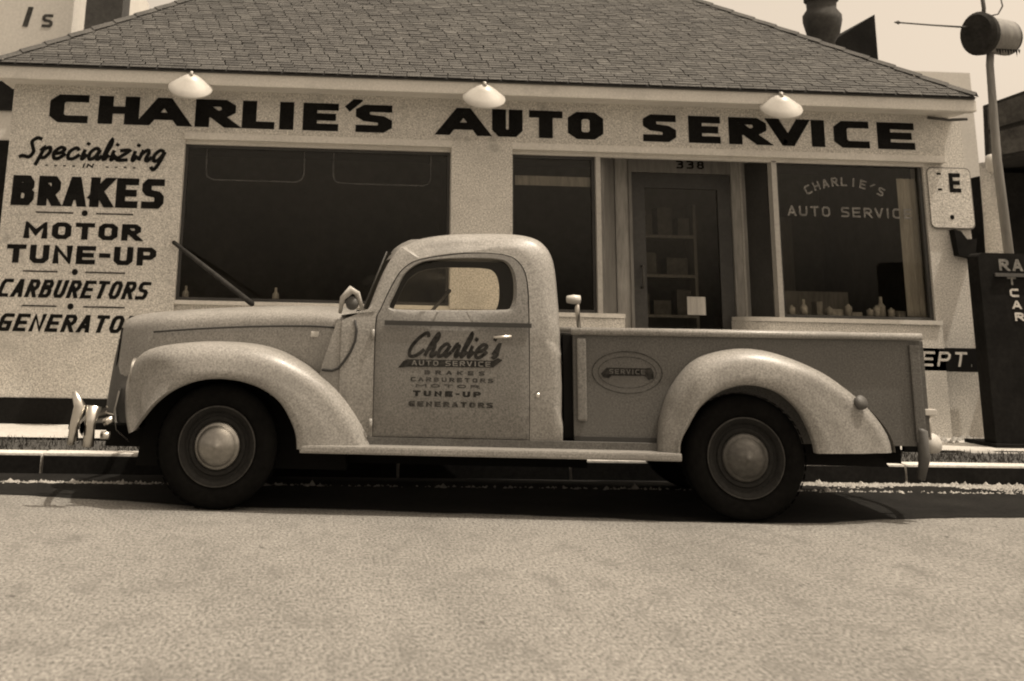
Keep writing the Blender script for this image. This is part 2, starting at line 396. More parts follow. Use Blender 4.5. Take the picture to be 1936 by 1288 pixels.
# side and back walls, ceiling, floor: the shop is a closed box
side = MB(); side.box(-2.9, -2.7, F + .25, 17.5, .10, 3.2); side.box(5.92, 6.12, F + .25, 17.5, .10, 3.2); side.box(-2.9, 6.12, 17.5, 17.7, .10, 3.2)
side.build('side_wall', M['wall'], shop)
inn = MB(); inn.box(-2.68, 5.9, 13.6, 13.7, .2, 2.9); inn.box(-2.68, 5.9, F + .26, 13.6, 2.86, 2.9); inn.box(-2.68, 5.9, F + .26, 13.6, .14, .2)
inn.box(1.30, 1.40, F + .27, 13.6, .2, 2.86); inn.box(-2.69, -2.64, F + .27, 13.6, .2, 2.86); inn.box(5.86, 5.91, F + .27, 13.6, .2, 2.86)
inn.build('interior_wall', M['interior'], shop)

# curved bulkheads either side of the door recess
def bulkhead(x0, x1, corner):     # corner: which end turns into the recess
    path = []
    r = .22
    if corner == 'right': path = [(x0, F - .10)] + [(x1 - r + r * math.sin(a), F - .10 + r - r * math.cos(a)) for a in [k * math.pi / 2 / 8 for k in range(9)]] + [(x1, F + .45)]
    else: path = [(x0, F + .45)] + [(x0 + r - r * math.cos(a), F - .10 + r - r * math.sin(a)) for a in [k * math.pi / 2 / 8 for k in range(9)]] + [(x1, F - .10)]
    m = MB(); m.grid([[(x, y, z) for x, y in path] for z in (.10, 1.0, 1.125)])
    top = [(x, y, 1.125) for x, y in path]
    back = (x0, F + .45, 1.125) if corner == 'right' else (x1, F + .45, 1.125)
    m.poly(top + [back])
    o = m.build('bulkhead', M['wall'], shop)
    c = MB(); c.grid([[(x, y - .018, z) for x, y in path] for z in (1.127, 1.165)]); c.poly([(x, y - .018, 1.165) for x, y in path] + [(back[0], back[1], 1.165)])
    c.build('sill', M['trim'], o)
bulkhead(1.701, 2.775, 'right'); bulkhead(3.90, 5.70, 'left')

# frieze and its moulding
frieze = MB().box(-2.905, 5.90, F - .06, F + .25, 2.70, 3.13).build('frieze', M['wall'], shop)
MB().box(-1.335, 5.90, F - .085, F + .06, 2.635, 2.70).build('moulding', M['trim'], shop, bevel=.012)
MB().box(-1.335, 5.7, F - .02, F + .06, 2.60, 2.635).build('moulding', M['trim'], shop)
big = [('C', -2.57, -2.22), ('H', -2.13, -1.76), ('A', -1.77, -1.30), ('R', -1.25, -.88), ('L', -.82, -.52), ('I', -.47, -.35), ('E', -.26, .07), ("'", .15, .27), ('S', .23, .57),
       ('A', 1.00, 1.48), ('U', 1.51, 1.80), ('T', 1.86, 2.18), ('O', 2.23, 2.57), ('S', 2.95, 3.27), ('E', 3.39, 3.70), ('R', 3.78, 4.15), ('V', 4.16, 4.56), ('I', 4.59, 4.72), ('C', 4.81, 5.16), ('E', 5.24, 5.61)]
for ch, a, b in big:
    tx = .132 if ch not in "'" else .07
    g = glyph(ch, a, b, 2.752 if ch != "'" else 2.93, 3.012 if ch != "'" else 3.06, tx, .068, wallplace(F - .0625))
    g.build('letter', M['letter'], frieze, fix=False)

# left wall lettering
FW = F - .06
wp = wallplace(FW - .0025); LT = M['letter']
def wword(txt, x0, x1, z0, z1, tw, th, **k): return word('painted_word', txt, x0, x1, z0, z1, tw, th, wp, k.pop('m', LT), wall, **k)
word('painted_word', 'Specializing', -2.77, -1.50, 2.425, 2.60, .034, .032, wp, LT, wall, slant=.28, script=True)
wword('IN', -2.235, -2.135, 2.345, 2.385, .014, .014, slant=.25)
for k in (-2.56, -2.48, -2.40, -2.32, -2.02, -1.94, -1.86, -1.78):
    MB().box(k, k + .025, FW - .0035, FW - .001, 2.352, 2.364).build('painted_dash', M['faded'], wall)
wword('BRAKES', -2.83, -1.48, 1.995, 2.262, .085, .062, gap=.16)
for z, a, b, c, d, e in ((1.938, -2.60, -2.27, -2.17, -2.07, -1.74), (1.421, -2.66, -2.36, -2.21, -2.12, -1.77), (1.124, -2.64, -2.34, -2.22, -2.11, -1.75)):
    MB().box(a, b, FW - .0035, FW - .001, z - .007, z + .006).build('painted_line', M['faded'], wall); MB().box(d, e, FW - .0035, FW - .001, z - .007, z + .006).build('painted_line', M['faded'], wall)
    MB().lathe([(0, -.001), (.027, -.001), (.027, .001), (0, .001)], (c, FW - .003, z), (0, 1, 0), 12).build('painted_dot', LT, wall)
wword('MOTOR', -2.69, -1.66, 1.705, 1.852, .056, .038, gap=.2)
wword('TUNE*UP', -2.82, -1.51, 1.490, 1.650, .056, .040, gap=.2)
wword('CARBURETORS', -2.87, -1.575, 1.195, 1.350, .036, .030, slant=.30, gap=.22)
wword('GENERATORS', -2.84, -1.50, .905, 1.055, .037, .031, slant=.30, gap=.26)

# fascia gutter and roof
EZ = 3.215; EY = 10.40; XL, XR = -3.02, 6.08; PM = .70
gut = MB(); gut.prism([(0, 0)] * 0 or [(XL, 3.085), (XR, 3.085), (XR, 3.20), (XL, 3.20)], EY + .02, EY + .14)
gut.build('fascia', M['trim'], shop, bevel=.015)
MB().box(XL + .03, XR - .03, EY + .141, F + .2, 3.095, 3.125).build('soffit', M['trim'], shop)
MB().box(XL + .02, XR - .02, EY + .0, EY + .03, 3.198, 3.212).build('drip_edge', M['seam'], shop)
D = 3.9; rz = EZ + D * PM
yb = EY + 2 * D
rf = MB()
c = [(XL, EY, EZ), (XR, EY, EZ), (XR, yb, EZ), (XL, yb, EZ), (XL + D, EY + D, rz), (XR - D, EY + D, rz)]
rf.v = list(c); rf.f = [(0, 1, 5, 4), (1, 2, 5), (2, 3, 4, 5), (3, 0, 4), (0, 3, 2, 1)]
roof = rf.build('roof', M['roofdark'], shop, fix=True)
# shingles on the front slope: exposure e, each a tapered slab
e = .056; n_s = math.sqrt(1 + PM * PM); dy = e / n_s; dz = PM * dy
tw = .125
nrm = Vector((0, -PM, 1)).normalized(); upv = Vector((0, 1, PM)).normalized()
def shmesh(w):
    m = MB(); t0, t1 = .008, .003; g = .007
    a = Vector((g / 2, 0, 0)); b = Vector((w - g / 2, 0, 0))
    lo = -upv * .0; hi = upv * (e * 1.12)
    m.v = [tuple(v) for v in (a + lo + nrm * .002, b + lo + nrm * .002, b + hi + nrm * .001, a + hi + nrm * .001, a + lo + nrm * t0, b + lo + nrm * t0, b + hi + nrm * t1, a + hi + nrm * t1)]
    m.f = [(4, 5, 6, 7), (0, 1, 5, 4), (1, 2, 6, 5), (3, 0, 4, 7)]
    return m
protos = []
for key in ('shA', 'shB', 'shC', 'shA'):
    me = shmesh(tw).mesh('shingle'); me.materials.append(M[key]); protos.append(me)
stuffm = {'shA': MB(), 'shB': MB(), 'shC': MB()}
count = 0
base = shmesh(tw)
row = 0
while True:
    y0 = EY - .02 + row * dy; z0 = EZ - .014 + row * dz
    if z0 > EZ + 1.9: break
    xl = XL - .03 + row * dy; xr = XR + .03 - row * dy
    x = xl - (row % 2) * tw / 2 - random.uniform(0, .03)
    while x < xr:
        xa, xb = x, x + tw
        if xa >= xl - tw * .3 and xb <= xr + tw * .3:
            off = Vector((x + random.uniform(-.004, .004), y0 + random.uniform(-.004, .004), z0 + .016))
            if count < 299:
                o = bpy.data.objects.new('shingle', random.choice(protos)); C.objects.link(o); o.parent = roof; o.location = off; count += 1
            else:
                k = random.choice(('shA', 'shA', 'shB', 'shC')); s = stuffm[k]; n = len(s.v)
                s.v += [tuple(Vector(v) + off) for v in base.v]; s.f += [tuple(n + i for i in f) for f in base.f]
        x += tw
    row += 1
for k, s in stuffm.items():
    o = s.build('shingle', M[k], roof, fix=False); o['kind'] = 'stuff'
# hip caps
for sx, cx in ((1, XL), (-1, XR)):
    m = MB(); k = 0; t = 0.0
    while t < 2.7:
        p = Vector((cx + sx * t, EY + t, EZ + PM * t + .040)); q = p + Vector((sx * .2, .2, PM * .2))
        sd = Vector((sx * -1, 1, 0)).normalized() * .06
        drop = Vector((0, 0, .040))
        lift = Vector((0, 0, .014))
        m.quad(tuple(p - sd - drop + lift), tuple(p + lift), tuple(q), tuple(q - sd - drop))
        m.quad(tuple(p + lift), tuple(p + sd - drop + lift), tuple(q + sd - drop), tuple(q))
        t += .17
    m.build('hip_cap', M['shA'], roof, fix=False)
# dark chimney pot on the right slope
ch = MB(); ch.lathe([(.10, -.6), (.13, .0), (.19, .10), (.225, .25), (.225, .32), (.17, .40), (.175, .48), (.20, .50), (.20, .7)], (5.781, 13.0, 4.360), (0, 0, 1), 24)
autosmooth(ch.build('chimney', M['brick'], shop, True))

# show windows
def show_window(x0, x1, z0, z1, fw=.028, m='frame_dark', y=F):
    f = MB(); f.box(x0, x1, y + .03, y + .09, z0, z0 + fw); f.box(x0, x1, y + .03, y + .09, z1 - fw, z1)
    f.box(x0, x0 + fw, y + .03, y + .09, z0 + fw, z1 - fw); f.box(x1 - fw, x1, y + .03, y + .09, z0 + fw, z1 - fw)
    w = f.build('window', M[m], shop)
    MB().quad((x0 + fw, y + .06, z0 + fw), (x1 - fw, y + .06, z0 + fw), (x1 - fw, y + .06, z1 - fw), (x0 + fw, y + .06, z1 - fw)).build('pane', M['glass'], w, fix=False)
    return w
w1 = show_window(-1.325, 1.13, 1.20, 2.60, m='door')
w2 = show_window(1.70, 2.50, 1.165, 2.60, m='door')
w3 = show_window(4.245, 5.69, 1.165, 2.62, m='door')
MB().box(2.500, 2.545, F - .02, F + .09, 1.165, 2.60).build('mullion', M['palesteel'], shop)
MB().box(4.195, 4.243, F - .02, F + .09, 1.165, 2.61).build('mullion', M['palesteel'], shop)
# faint rounded outlines painted on the left pane
pl = wallplace(F + .056)
for xa, xb in ((-1.13, -.23), (.04, .95)):
    m = MB(); z1_, z0_ = 2.565, 2.285; r = .07
    ribbon(m, [(xa, z1_), (xa, z0_ + r), (xa + r * .3, z0_ + r * .3), (xa + r, z0_), (xb - r, z0_), (xb - r * .3, z0_ + r * .3), (xb, z0_ + r), (xb, z1_)], .012, .012, pl, 0)
    m.build('painted_outline', M['thinline'], w1, fix=False)
ribbon_m = MB()
# arc lettering on the right pane
def arcword(txt, cx, cz, R, half, h, t, place, m, parent):
    mb = MB(); n = len(txt)
    for i, c in enumerate(txt):
        if c == ' ': continue
        a = (-half + 2 * half * (i + .5) / n)
        def pl2(x, z, l, a=a):
            dx = x * math.cos(a) + z * math.sin(a); dz_ = -x * math.sin(a) + z * math.cos(a)
            return place(cx + R * math.sin(a) + dx, cz + R * (math.cos(a) - 1) + dz_, l)
        w = R * 2 * half / n * .36 if c != 'I' else .02
        glyph(c, -w, w, 0, h, t, t, pl2, mb=mb)
    return mb.build('painted_word', m, parent, fix=False)
arcword("CHARLIE'S", 4.93, 2.40, .75, .53, .085, .017, pl, M['pale_letter'], w3)
word('painted_word', 'AUTO SERVICE', 4.36, 5.58, 2.105, 2.20, .018, .018, pl, M['pale_letter'], w3, gap=.35)

# door recess
MB().box(2.775, 3.90, F - .3, 11.5, .10, .16).build('doorstep', M['walk'], shop)
jl = MB().prism([(2.545, .16), (2.60, .16), (2.60, 2.63), (2.545, 2.63)], F + .1, F + .12)
jl.quad((2.60, F + .1, .16), (2.80, 11.28, .16), (2.80, 11.28, 2.64), (2.60, F + .1, 2.64)); jl.build('door_jamb', M['frame_dark'], shop)
MB().box(2.80, 2.93, 11.26, 11.34, .16, 2.66).build('door_jamb', M['frame_mid'], shop)
MB().box(2.93, 2.96, 11.24, 11.34, .16, 2.66).build('door_stop', M['frame_dark'], shop)
jr = MB().quad((4.19, F + .1, .16), (4.10, 11.28, .16), (4.10, 11.28, 2.64), (4.19, F + .1, 2.64)); jr.build('door_jamb', M['door'], shop)
MB().box(3.965, 4.05, 11.26, 11.34, .16, 2.66).build('door_jamb', M['frame_mid'], shop)
MB().box(4.05, 4.065, 11.235, 11.33, .16, 2.66).build('door_stop', M['palesteel'], shop)
MB().box(4.065, 4.15, 11.26, 11.34, .16, 2.66).build('door_jamb', M['frame_mid'], shop)
tr = MB().box(2.96, 3.965, 11.27, 11.33, 2.53, 2.70).build('transom_panel', M['frame_dark'], shop)
word('house_number', '338', 3.42, 3.70, 2.575, 2.655, .022, .016, wallplace(11.268), M['letter'], tr, gap=.45)
MB().box(2.5, 4.25, F + .1, 11.4, 2.70, 2.74).build('recess_ceiling', M['frame_dark'], shop)
dr = MB()
for a, b, c_, d_ in ((2.965, 3.10, .17, 2.525), (3.83, 3.96, .17, 2.525), (3.10, 3.83, 2.38, 2.525), (3.10, 3.83, .17, .62)): dr.box(a, b, 11.29, 11.335, c_, d_)
door = dr.build('door', M['door'], shop)
MB().quad((3.10, 11.31, .62), (3.83, 11.31, .62), (3.83, 11.31, 2.38), (3.10, 11.31, 2.38)).build('pane', M['glass'], door, fix=False)
MB().tube([(3.05, 11.29, 1.62), (3.05, 11.23, 1.62), (3.05, 11.23, 1.42), (3.05, 11.29, 1.42)], .012).build('handle', M['steel'], door, True)
tg = MB(); tg.box(3.49, 3.67, 11.296, 11.304, 1.175, 1.345); tg.build('paper_notice', M['drape'], door)

# things in the windows
def item(name, mb, m, label, cat, group=None, smooth=False): return tag(mb.build(name, m, None, smooth), label, cat, group)
item('display_shelf', MB().box(4.25, 5.72, F + .12, F + .55, 1.12, 1.18), M['interior'], 'dark shelf of goods behind the right show window', 'shelf')
item('curtain', MB().grid([[(5.50 + k * .019, 10.95 + .015 * math.sin(k * 1.9), z) for k in range(11)] for z in (1.2, 1.9, 2.5)]), M['drape'], 'pale curtain hanging at the right side of the lettered show window', 'curtain', smooth=True)
item('window_blind', MB().box(1.76, 2.50, F + .14, F + .15, 2.33, 2.42), M['frame_mid'], 'narrow grey roller blind at the top of the window left of the door', 'blind')
def bottle(x, y, z, h, r, m, label):
    return item('bottle', MB().lathe([(0, 0), (r, 0), (r, h * .55), (r * .4, h * .72), (r * .38, h), (0, h)], (x, y, z), (0, 0, 1), 12), M[m], label, 'bottle', smooth=True)
bottle(4.56, F + .3, 1.18, .16, .035, 'goods', 'pale bottle nearest the mullion on the right window shelf')
bottle(5.32, F + .3, 1.18, .20, .04, 'goods', 'tall pale bottle on the right end of the window shelf')
def carton(x, z, w, h, a, m, label):
    o = MB().box(-w / 2, w / 2, -.05, .05, 0, h).build('carton', M[m], None, bevel=.004, loc=(x, F + .32, z)); o.rotation_euler = (0, 0, a); tag(o, label, 'carton'); return o
carton(4.86, 1.18, .15, .075, .5, 'goods', 'low pale carton lying turned on the right window shelf')
carton(5.08, 1.18, .10, .05, -.3, 'drape', 'small dull carton between the pale carton and the tall bottle')
carton(5.50, 1.18, .08, .07, .2, 'goods', 'small pale carton before the curtain foot')
carton(4.70, 1.18, .06, .14, .1, 'frame_mid', 'upright grey carton beside the first window bottle')
bottle(-.44, F + .14, 1.20, .13, .03, 'goods', 'pale bottle on the left window sill above the truck hood')
bottle(-1.25, F + .14, 1.20, .13, .03, 'goods', 'pale bottle in the left corner of the big dark window')
item('counter', MB().box(4.5, 5.5, 12.2, 12.7, .2, 1.45), M['frame_mid'], 'dim counter standing inside behind the lettered window', 'counter')
item('cabinet', MB().box(4.6, 5.3, 13.1, 13.5, .2, 2.3), M['frame_dark'], 'tall dim cabinet against the back wall of the shop', 'cabinet')

# three reflector lamps over the sign
def sign_lamp(x, yaw, label):
    r = empty('sign_lamp', label, 'lamp', (x, 10.30, 3.10), yaw, 'white reflector lamps over the sign')
    m = MB(); ax = Vector((0, .62, -.78)).normalized()
    prof = [(.0, .02), (.04, .025), (.07, .04), (.14, .095), (.195, .135), (.20, .152), (.192, .154), (.13, .11), (.06, .06), (0, .055)]
    m.lathe(prof, (0, 0, .06), ax, 28); m.build('shade', M['enamel'], r, True)
    MB().tube([(0, .01, .045), (0, .02, .075), (0, .07, .085), (0, .14, .08)], .014).build('bracket', M['enamel'], r, True)
    return r
sign_lamp(-1.255, .15, 'white reflector lamp above the A of the first painted word')
sign_lamp(1.385, .0, 'white reflector lamp above the A of the middle painted word')
sign_lamp(4.15, -.15, 'white reflector lamp above the V of the last painted word')

# sign panel, bracket box and board on the right corner
sp = empty('corner_sign', 'pale rounded sign panel with a black E on the right corner wall', 'sign', (5.93, F, 2.3))
def rrect(x0, x1, z0, z1, r):
    out = []
    for cx, cz, a0 in ((x1 - r, z0 + r, -90), (x1 - r, z1 - r, 0), (x0 + r, z1 - r, 90), (x0 + r, z0 + r, 180)):
        out += [(cx + r * math.cos(math.radians(a0 + k * 22.5)), cz + r * math.sin(math.radians(a0 + k * 22.5))) for k in range(5)]
    return out
MB().prism(rrect(-.20, .225, -.285, .30, .05), -.022, -.001).build('rim', M['frame_dark'], sp)
MB().prism(rrect(-.205, .213, -.273, .288, .045), -.030, -.023).build('face', M['wall'], sp)
word('letter', 'E', .0, .115, .06, .245, .040, .040, wallplace(-.0315), M['letter'], sp)
word('letter', '-', -.12, -.07, .21, .26, .02, .02, wallplace(-.0315), M['letter'], sp)
word('letter', '-', -.12, -.07, .07, .10, .02, .02, wallplace(-.0315), M['letter'], sp)
MB().lathe([(0, -.001), (.022, -.001), (.022, .001), (0, .001)], (.0, -.0315, -.175), (0, 1, 0), 10).build('painted_dot', M['letter'], sp)
item('sign_bracket', MB().prism([(5.90, 2.005), (5.965, 1.99), (6.02, 1.915), (6.115, 1.925), (6.08, 1.74), (5.925, 1.765)], F - .10, F - .001), M['dark'], 'dark angular metal box under the pale corner sign', 'bracket')
eb = empty('hanging_board', 'long black board lettered in white italics on the corner wall behind the tailgate', 'sign', (5.6, 10.7, .82))
MB().box(-.42, .46, 0, .03, -.105, .105).build('board', M['black'], eb, bevel=.006)
word('painted_word', 'DEPT.', -.29, .36, -.06, .07, .022, .022, wallplace(-.002), M['goods'], eb, slant=.25, gap=.35)
item('hose_reel', MB().lathe([(.03, -.05), (.09, -.05), (.09, -.03), (.05, -.02), (.05, .02), (.09, .03), (.09, .05), (.03, .05)], (6.17, 10.62, .80), (.3, 1, 0), 16), M['steel'], 'small dark reel hooked beside the black lettered board', 'reel', smooth=True)
item('wall_bracket', MB().box(6.121, 6.20, F - .05, F + .05, 1.10, 1.16), M['steel'], 'small dark bracket on the outer corner of the shop wall', 'bracket')
item('downspout_hook', MB().tube([(5.75, 10.72, 3.07), (5.9, 10.6, 3.03), (6.05, 10.55, 3.035)], .014), M['steel'], 'thin dark curved hook under the right end of the eave', 'hook', smooth=True)
item('stone_block', MB().box(5.98, 6.22, 10.35, 10.55, .14, .235), M['walk'], 'pale stone block on the ground at the shop corner', 'block')
item('wall_ledge', MB().box(6.10, 6.32, 10.7, 10.85, .60, .65), M['trim'], 'short white ledge sticking out from the corner wall', 'ledge')
# pole leaning between truck hood and wall
pm = MB(); pm.tube([(-1.36, 10.72, 1.70), (-.47, 7.90, 1.150)], .019, 10)
lp = item('leaning_pole', pm, M['board'], 'dark pole leaning from the truck hood up to the left window edge', 'pole', smooth=True)
for i_, (x_, h_, k_, lb) in enumerate(((4.40, .10, 'goods', 'small pale oil can at the left end of the right window shelf'), (4.78, .10, 'drape', 'dull oil can left of the low turned carton'), (4.98, .13, 'goods', 'taller pale oil can right of the low turned carton'),
    (5.16, .09, 'drape', 'squat dull oil can midway along the window shelf'), (5.24, .12, 'goods', 'pale oil can just left of the tall bottle'), (5.40, .10, 'goods', 'pale oil can just right of the tall bottle'))):
    item('oil_can', MB().lathe([(0, 0), (.03, 0), (.032, h_ * .8), (.015, h_ * .86), (.006, h_), (0, h_)], (x_, F + .20 + .03 * (i_ % 3), 1.18), (0, 0, 1), 12), M[k_], lb, 'oil can', smooth=True)
tag(MB().tube([(1.8, 13.2, .2), (1.8, 13.2, 1.9)], .02, 8).build('coat_stand', M['drape'], None), 'thin pale coat stand deep inside the shop behind the door window', 'coat stand')
item('wall_poster', MB().box(3.2, 3.55, 13.55, 13.59, 1.7, 2.2), M['drape'], 'dim pale poster on the back wall seen through the door glass', 'poster')
rk = MB().box(3.15, 3.80, 12.0, 12.3, .2, .24)
for z_ in (1.15, 1.55, 1.95): rk.box(3.15, 3.80, 12.0, 12.3, z_, z_ + .03)
for x_ in (3.12, 3.80): rk.box(x_, x_ + .03, 12.0, 12.3, .2, 2.3)
item('display_rack', rk, M['frame_dark'], 'dim shelved rack standing behind the glass of the shop door', 'rack')
CL = ('left carton on the lowest rack shelf behind the door glass', 'low middle carton on the lowest rack shelf behind the door glass', 'tall right carton on the lowest rack shelf by the paper notice',
      'left carton on the middle rack shelf behind the door glass', 'wide low right carton on the middle rack shelf behind the door glass',
      'left carton on the top rack shelf behind the door glass', 'tall middle carton on the top rack shelf behind the door glass', 'small right carton on the top rack shelf behind the door glass')
for i_, (x_, z_, w_, h_) in enumerate(((3.25, 1.18, .14, .2), (3.45, 1.18, .18, .14), (3.68, 1.18, .15, .25), (3.30, 1.58, .2, .22), (3.62, 1.58, .22, .17), (3.28, 1.98, .16, .2), (3.5, 1.98, .15, .28), (3.7, 1.98, .12, .18))):
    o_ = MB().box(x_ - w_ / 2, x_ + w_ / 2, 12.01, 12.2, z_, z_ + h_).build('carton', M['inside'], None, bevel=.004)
    tag(o_, CL[i_], 'carton', 'cartons on the rack behind the shop door')
item('stacked_tyres', MB().lathe([(.12, 0), (.3, .02), (.32, .09), (.3, .16), (.12, .18), (.12, .19), (.3, .20), (.32, .28), (.3, .35), (.12, .37)], (3.6, 12.4, .2), (0, 0, 1), 24), M['frame_mid'], 'dim stack of tyres inside behind the door glass', 'tyres')

# ------------------------------------------------------------------ right side: pylon, canopy, lamp post
py = empty('dark_cabinet', 'tall black cabinet with pale lettering down its front at the right edge', 'cabinet', (5.98, 9.9, .14))
MB().prism(rrect(-.33, .62, .0, 1.60, .05), 0, .18).build('body', M['dark'], py)
MB().box(-.20, .62, -.02, -.001, 1.40, 1.43).build('ledge', M['steel'], py)
word('letter', 'RA', -.15, .06, 1.45, 1.55, .024, .024, wallplace(-.004), M['pale_letter'], py, gap=.4)
for i, (c_, z) in enumerate((('T', 1.33), ('C', 1.23), ('A', 1.13), ('R', 1.03))):
    word('letter', c_, -.09 + i * .012, -.01 + i * .012, z, z + .07, .018, .018, wallplace(-.004), M['goods'] if i else M['pale_letter'], py)
MB().box(-.36, .62, -.05, .45, -.03, .03).build('base', M['dark'], py)
cn = empty('filling_station', 'dark panelled station canopy on a pale round column beyond the shop corner', 'building', (8.6, 13.0, 0), 0)
def C2(p): return (p[0] - 8.6, p[1] - 13.0, p[2])
m = MB(); n = 0
a = [C2(p) for p in ((7.66, 13, 3.66), (9.6, 11.4, 4.42), (9.6, 11.4, 3.35), (7.62, 13, 3.0))]
b = [(p[0] + 2.2, p[1] + 2.6, p[2]) for p in a]
m.v = a + b; m.f = [(0, 1, 2, 3), (7, 6, 5, 4), (0, 4, 5, 1), (3, 2, 6, 7), (0, 3, 7, 4), (1, 5, 6, 2)]
canopy = m.build('canopy', M['board'], cn)
def lerp(p, q, t): return tuple(p[i] + (q[i] - p[i]) * t for i in range(3))
for k in range(5):
    for (v0, v1) in ((.06, .46), (.54, .94)):
        t0, t1 = .02 + k * .2, .18 + k * .2
        q = [lerp(lerp(a[3], a[2], t), lerp(a[0], a[1], t), v) for t, v in ((t0, v0), (t1, v0), (t1, v1), (t0, v1))]
        nn = (Vector(q[1]) - Vector(q[0])).cross(Vector(q[3]) - Vector(q[0])).normalized() * .02
        if nn.y > 0: nn = -nn
        mm = MB(); mm.v = [tuple(Vector(p) + nn * .1) for p in q] + [tuple(Vector(p) + nn) for p in q]; mm.f = [(4, 5, 6, 7), (0, 1, 5, 4), (1, 2, 6, 5), (2, 3, 7, 6), (3, 0, 4, 7)]
        mm.build('panel', M['panel'], canopy)
MB().tube([(-.83, .25, 0), (-.83, .25, 1.5), (-.80, .25, 2.4), (-.80, .25, 3.02)], [.12, .115, .11, .10], 16).build('column', M['wall'], cn, True)
MB().box(-.55, 2.9, .5, 3.4, 0, 2.95).build('office', M['dark'], cn)
MB().box(-1.05, -.55, .5, 1.5, 0, 1.95).build('low_wall', M['dark'], cn)

sp2 = empty('street_lamp', 'street lamp post with a dark drum head and a long thin side rod', 'street lamp', (6.93, 11.5, 0))
MB().tube([(0.0, 0, 0), (-.06, 0, 2.8), (-.03, 0, 3.8), (0, 0, 4.0)], [.055, .045, .038, .038], 12).build('pole', M['frame_dark'], sp2, True)
dm = MB(); dm.lathe([(0, -.24), (.20, -.24), (.235, -.20), (.225, -.14), (.19, -.12), (.19, .22), (.17, .25), (0, .25)], (.03, 0, 4.12), (1, .35, 0), 28)
autosmooth(dm.build('drum', M['board'], sp2, True))
MB().lathe([(.1915, -.10), (.193, .20)], (.03, 0, 4.12), (1, .35, 0), 28).build('sleeve', M['frame_dark'], sp2, True)
MB().tube([(-.20, 0, 4.20), (-.60, 0, 4.21), (-1.03, 0, 4.225)], [.012, .010, .008], 8).build('rod', M['steel'], sp2, True)
MB().lathe([(0, -.05), (.022, 0), (0, .04)], (-.99, 0, 4.224), (1, 0, 0), 8).build('rod_tip', M['steel'], sp2)
fr_ = MB()
for k in range(9):
    x = -.02 + k * .03; fr_.poly([(x, -.12, 3.95), (x + .03, -.12, 3.95), (x + .015, -.12, 3.90 - .03 * (k % 3 == 1))])
fr_.build('fringe', M['dark'], sp2, fix=False)
MB().tube([(-.05, 0, 4.30), (-.03, 0, 4.42), (-.05, 0, 4.9)], .022, 8).build('finial', M['steel'], sp2, True)
MB().tube([(.0, 0, 4.33), (.12, 0, 4.36), (.18, 0, 4.45), (.17, 0, 4.55)], .008, 6).build('wire_loop', M['steel'], sp2, True)
item('wall_lantern', MB().lathe([(0, 0), (.05, .01), (.07, .10), (.06, .18), (0, .2)], (7.05, 11.9, 2.72), (0, 0, 1), 12), M['enamel'], 'small white lantern beside the dark canopy edge', 'lantern', smooth=True)

# ------------------------------------------------------------------ behind: gable, neighbours
gb = MB(); gb.prism([(5.9, 3.0), (7.42, 3.0), (7.42, 5.29), (6.86, 4.93), (5.9, 4.3)], 15, 17.5); item('dark_gable', gb, M['dark'], 'dark steep gable end rising behind the right roof slope', 'roof')
nb = empty('pale_building', 'tall pale plain building behind the left end of the shop roof', 'building', (-6.5, 15, 0))
MB().box(-4, 3.085, 0, 6, 0, 6.6).build('wall', M['nbwall'], nb)
word('painted_mark', 'I', 2.42, 2.56, 4.66, 4.93, .07, .05, wallplace(-.004), M['faded'], nb, slant=.2)
word('painted_mark', 'S', 2.70, 2.84, 4.66, 4.84, .045, .04, wallplace(-.004), M['faded'], nb)
wn = MB().box(1.7, 2.55, -.03, -.002, 3.55, 3.93).build('window', M['dark'], nb)
wn2 = MB().box(1.7, 2.47, -.03, -.002, 1.2, 3.17).build('window', M['dark'], nb)
chm = empty('brick_chimney', 'dark square brick chimney standing beyond the left roof slope', 'chimney', (-2.88, 14.4, 0))
cb = MB().box(-.215, .235, -.15, .35, .0, 5.9).build('stack', M['brick'], chm)
item('distant_house', MB().prism([(9.42, 0), (10.46, 0), (10.44, 5.2), (9.42, 5.2)], 18, 22), M['nbwall'], 'far pale flat roofed block just above the right end of the eave', 'building')

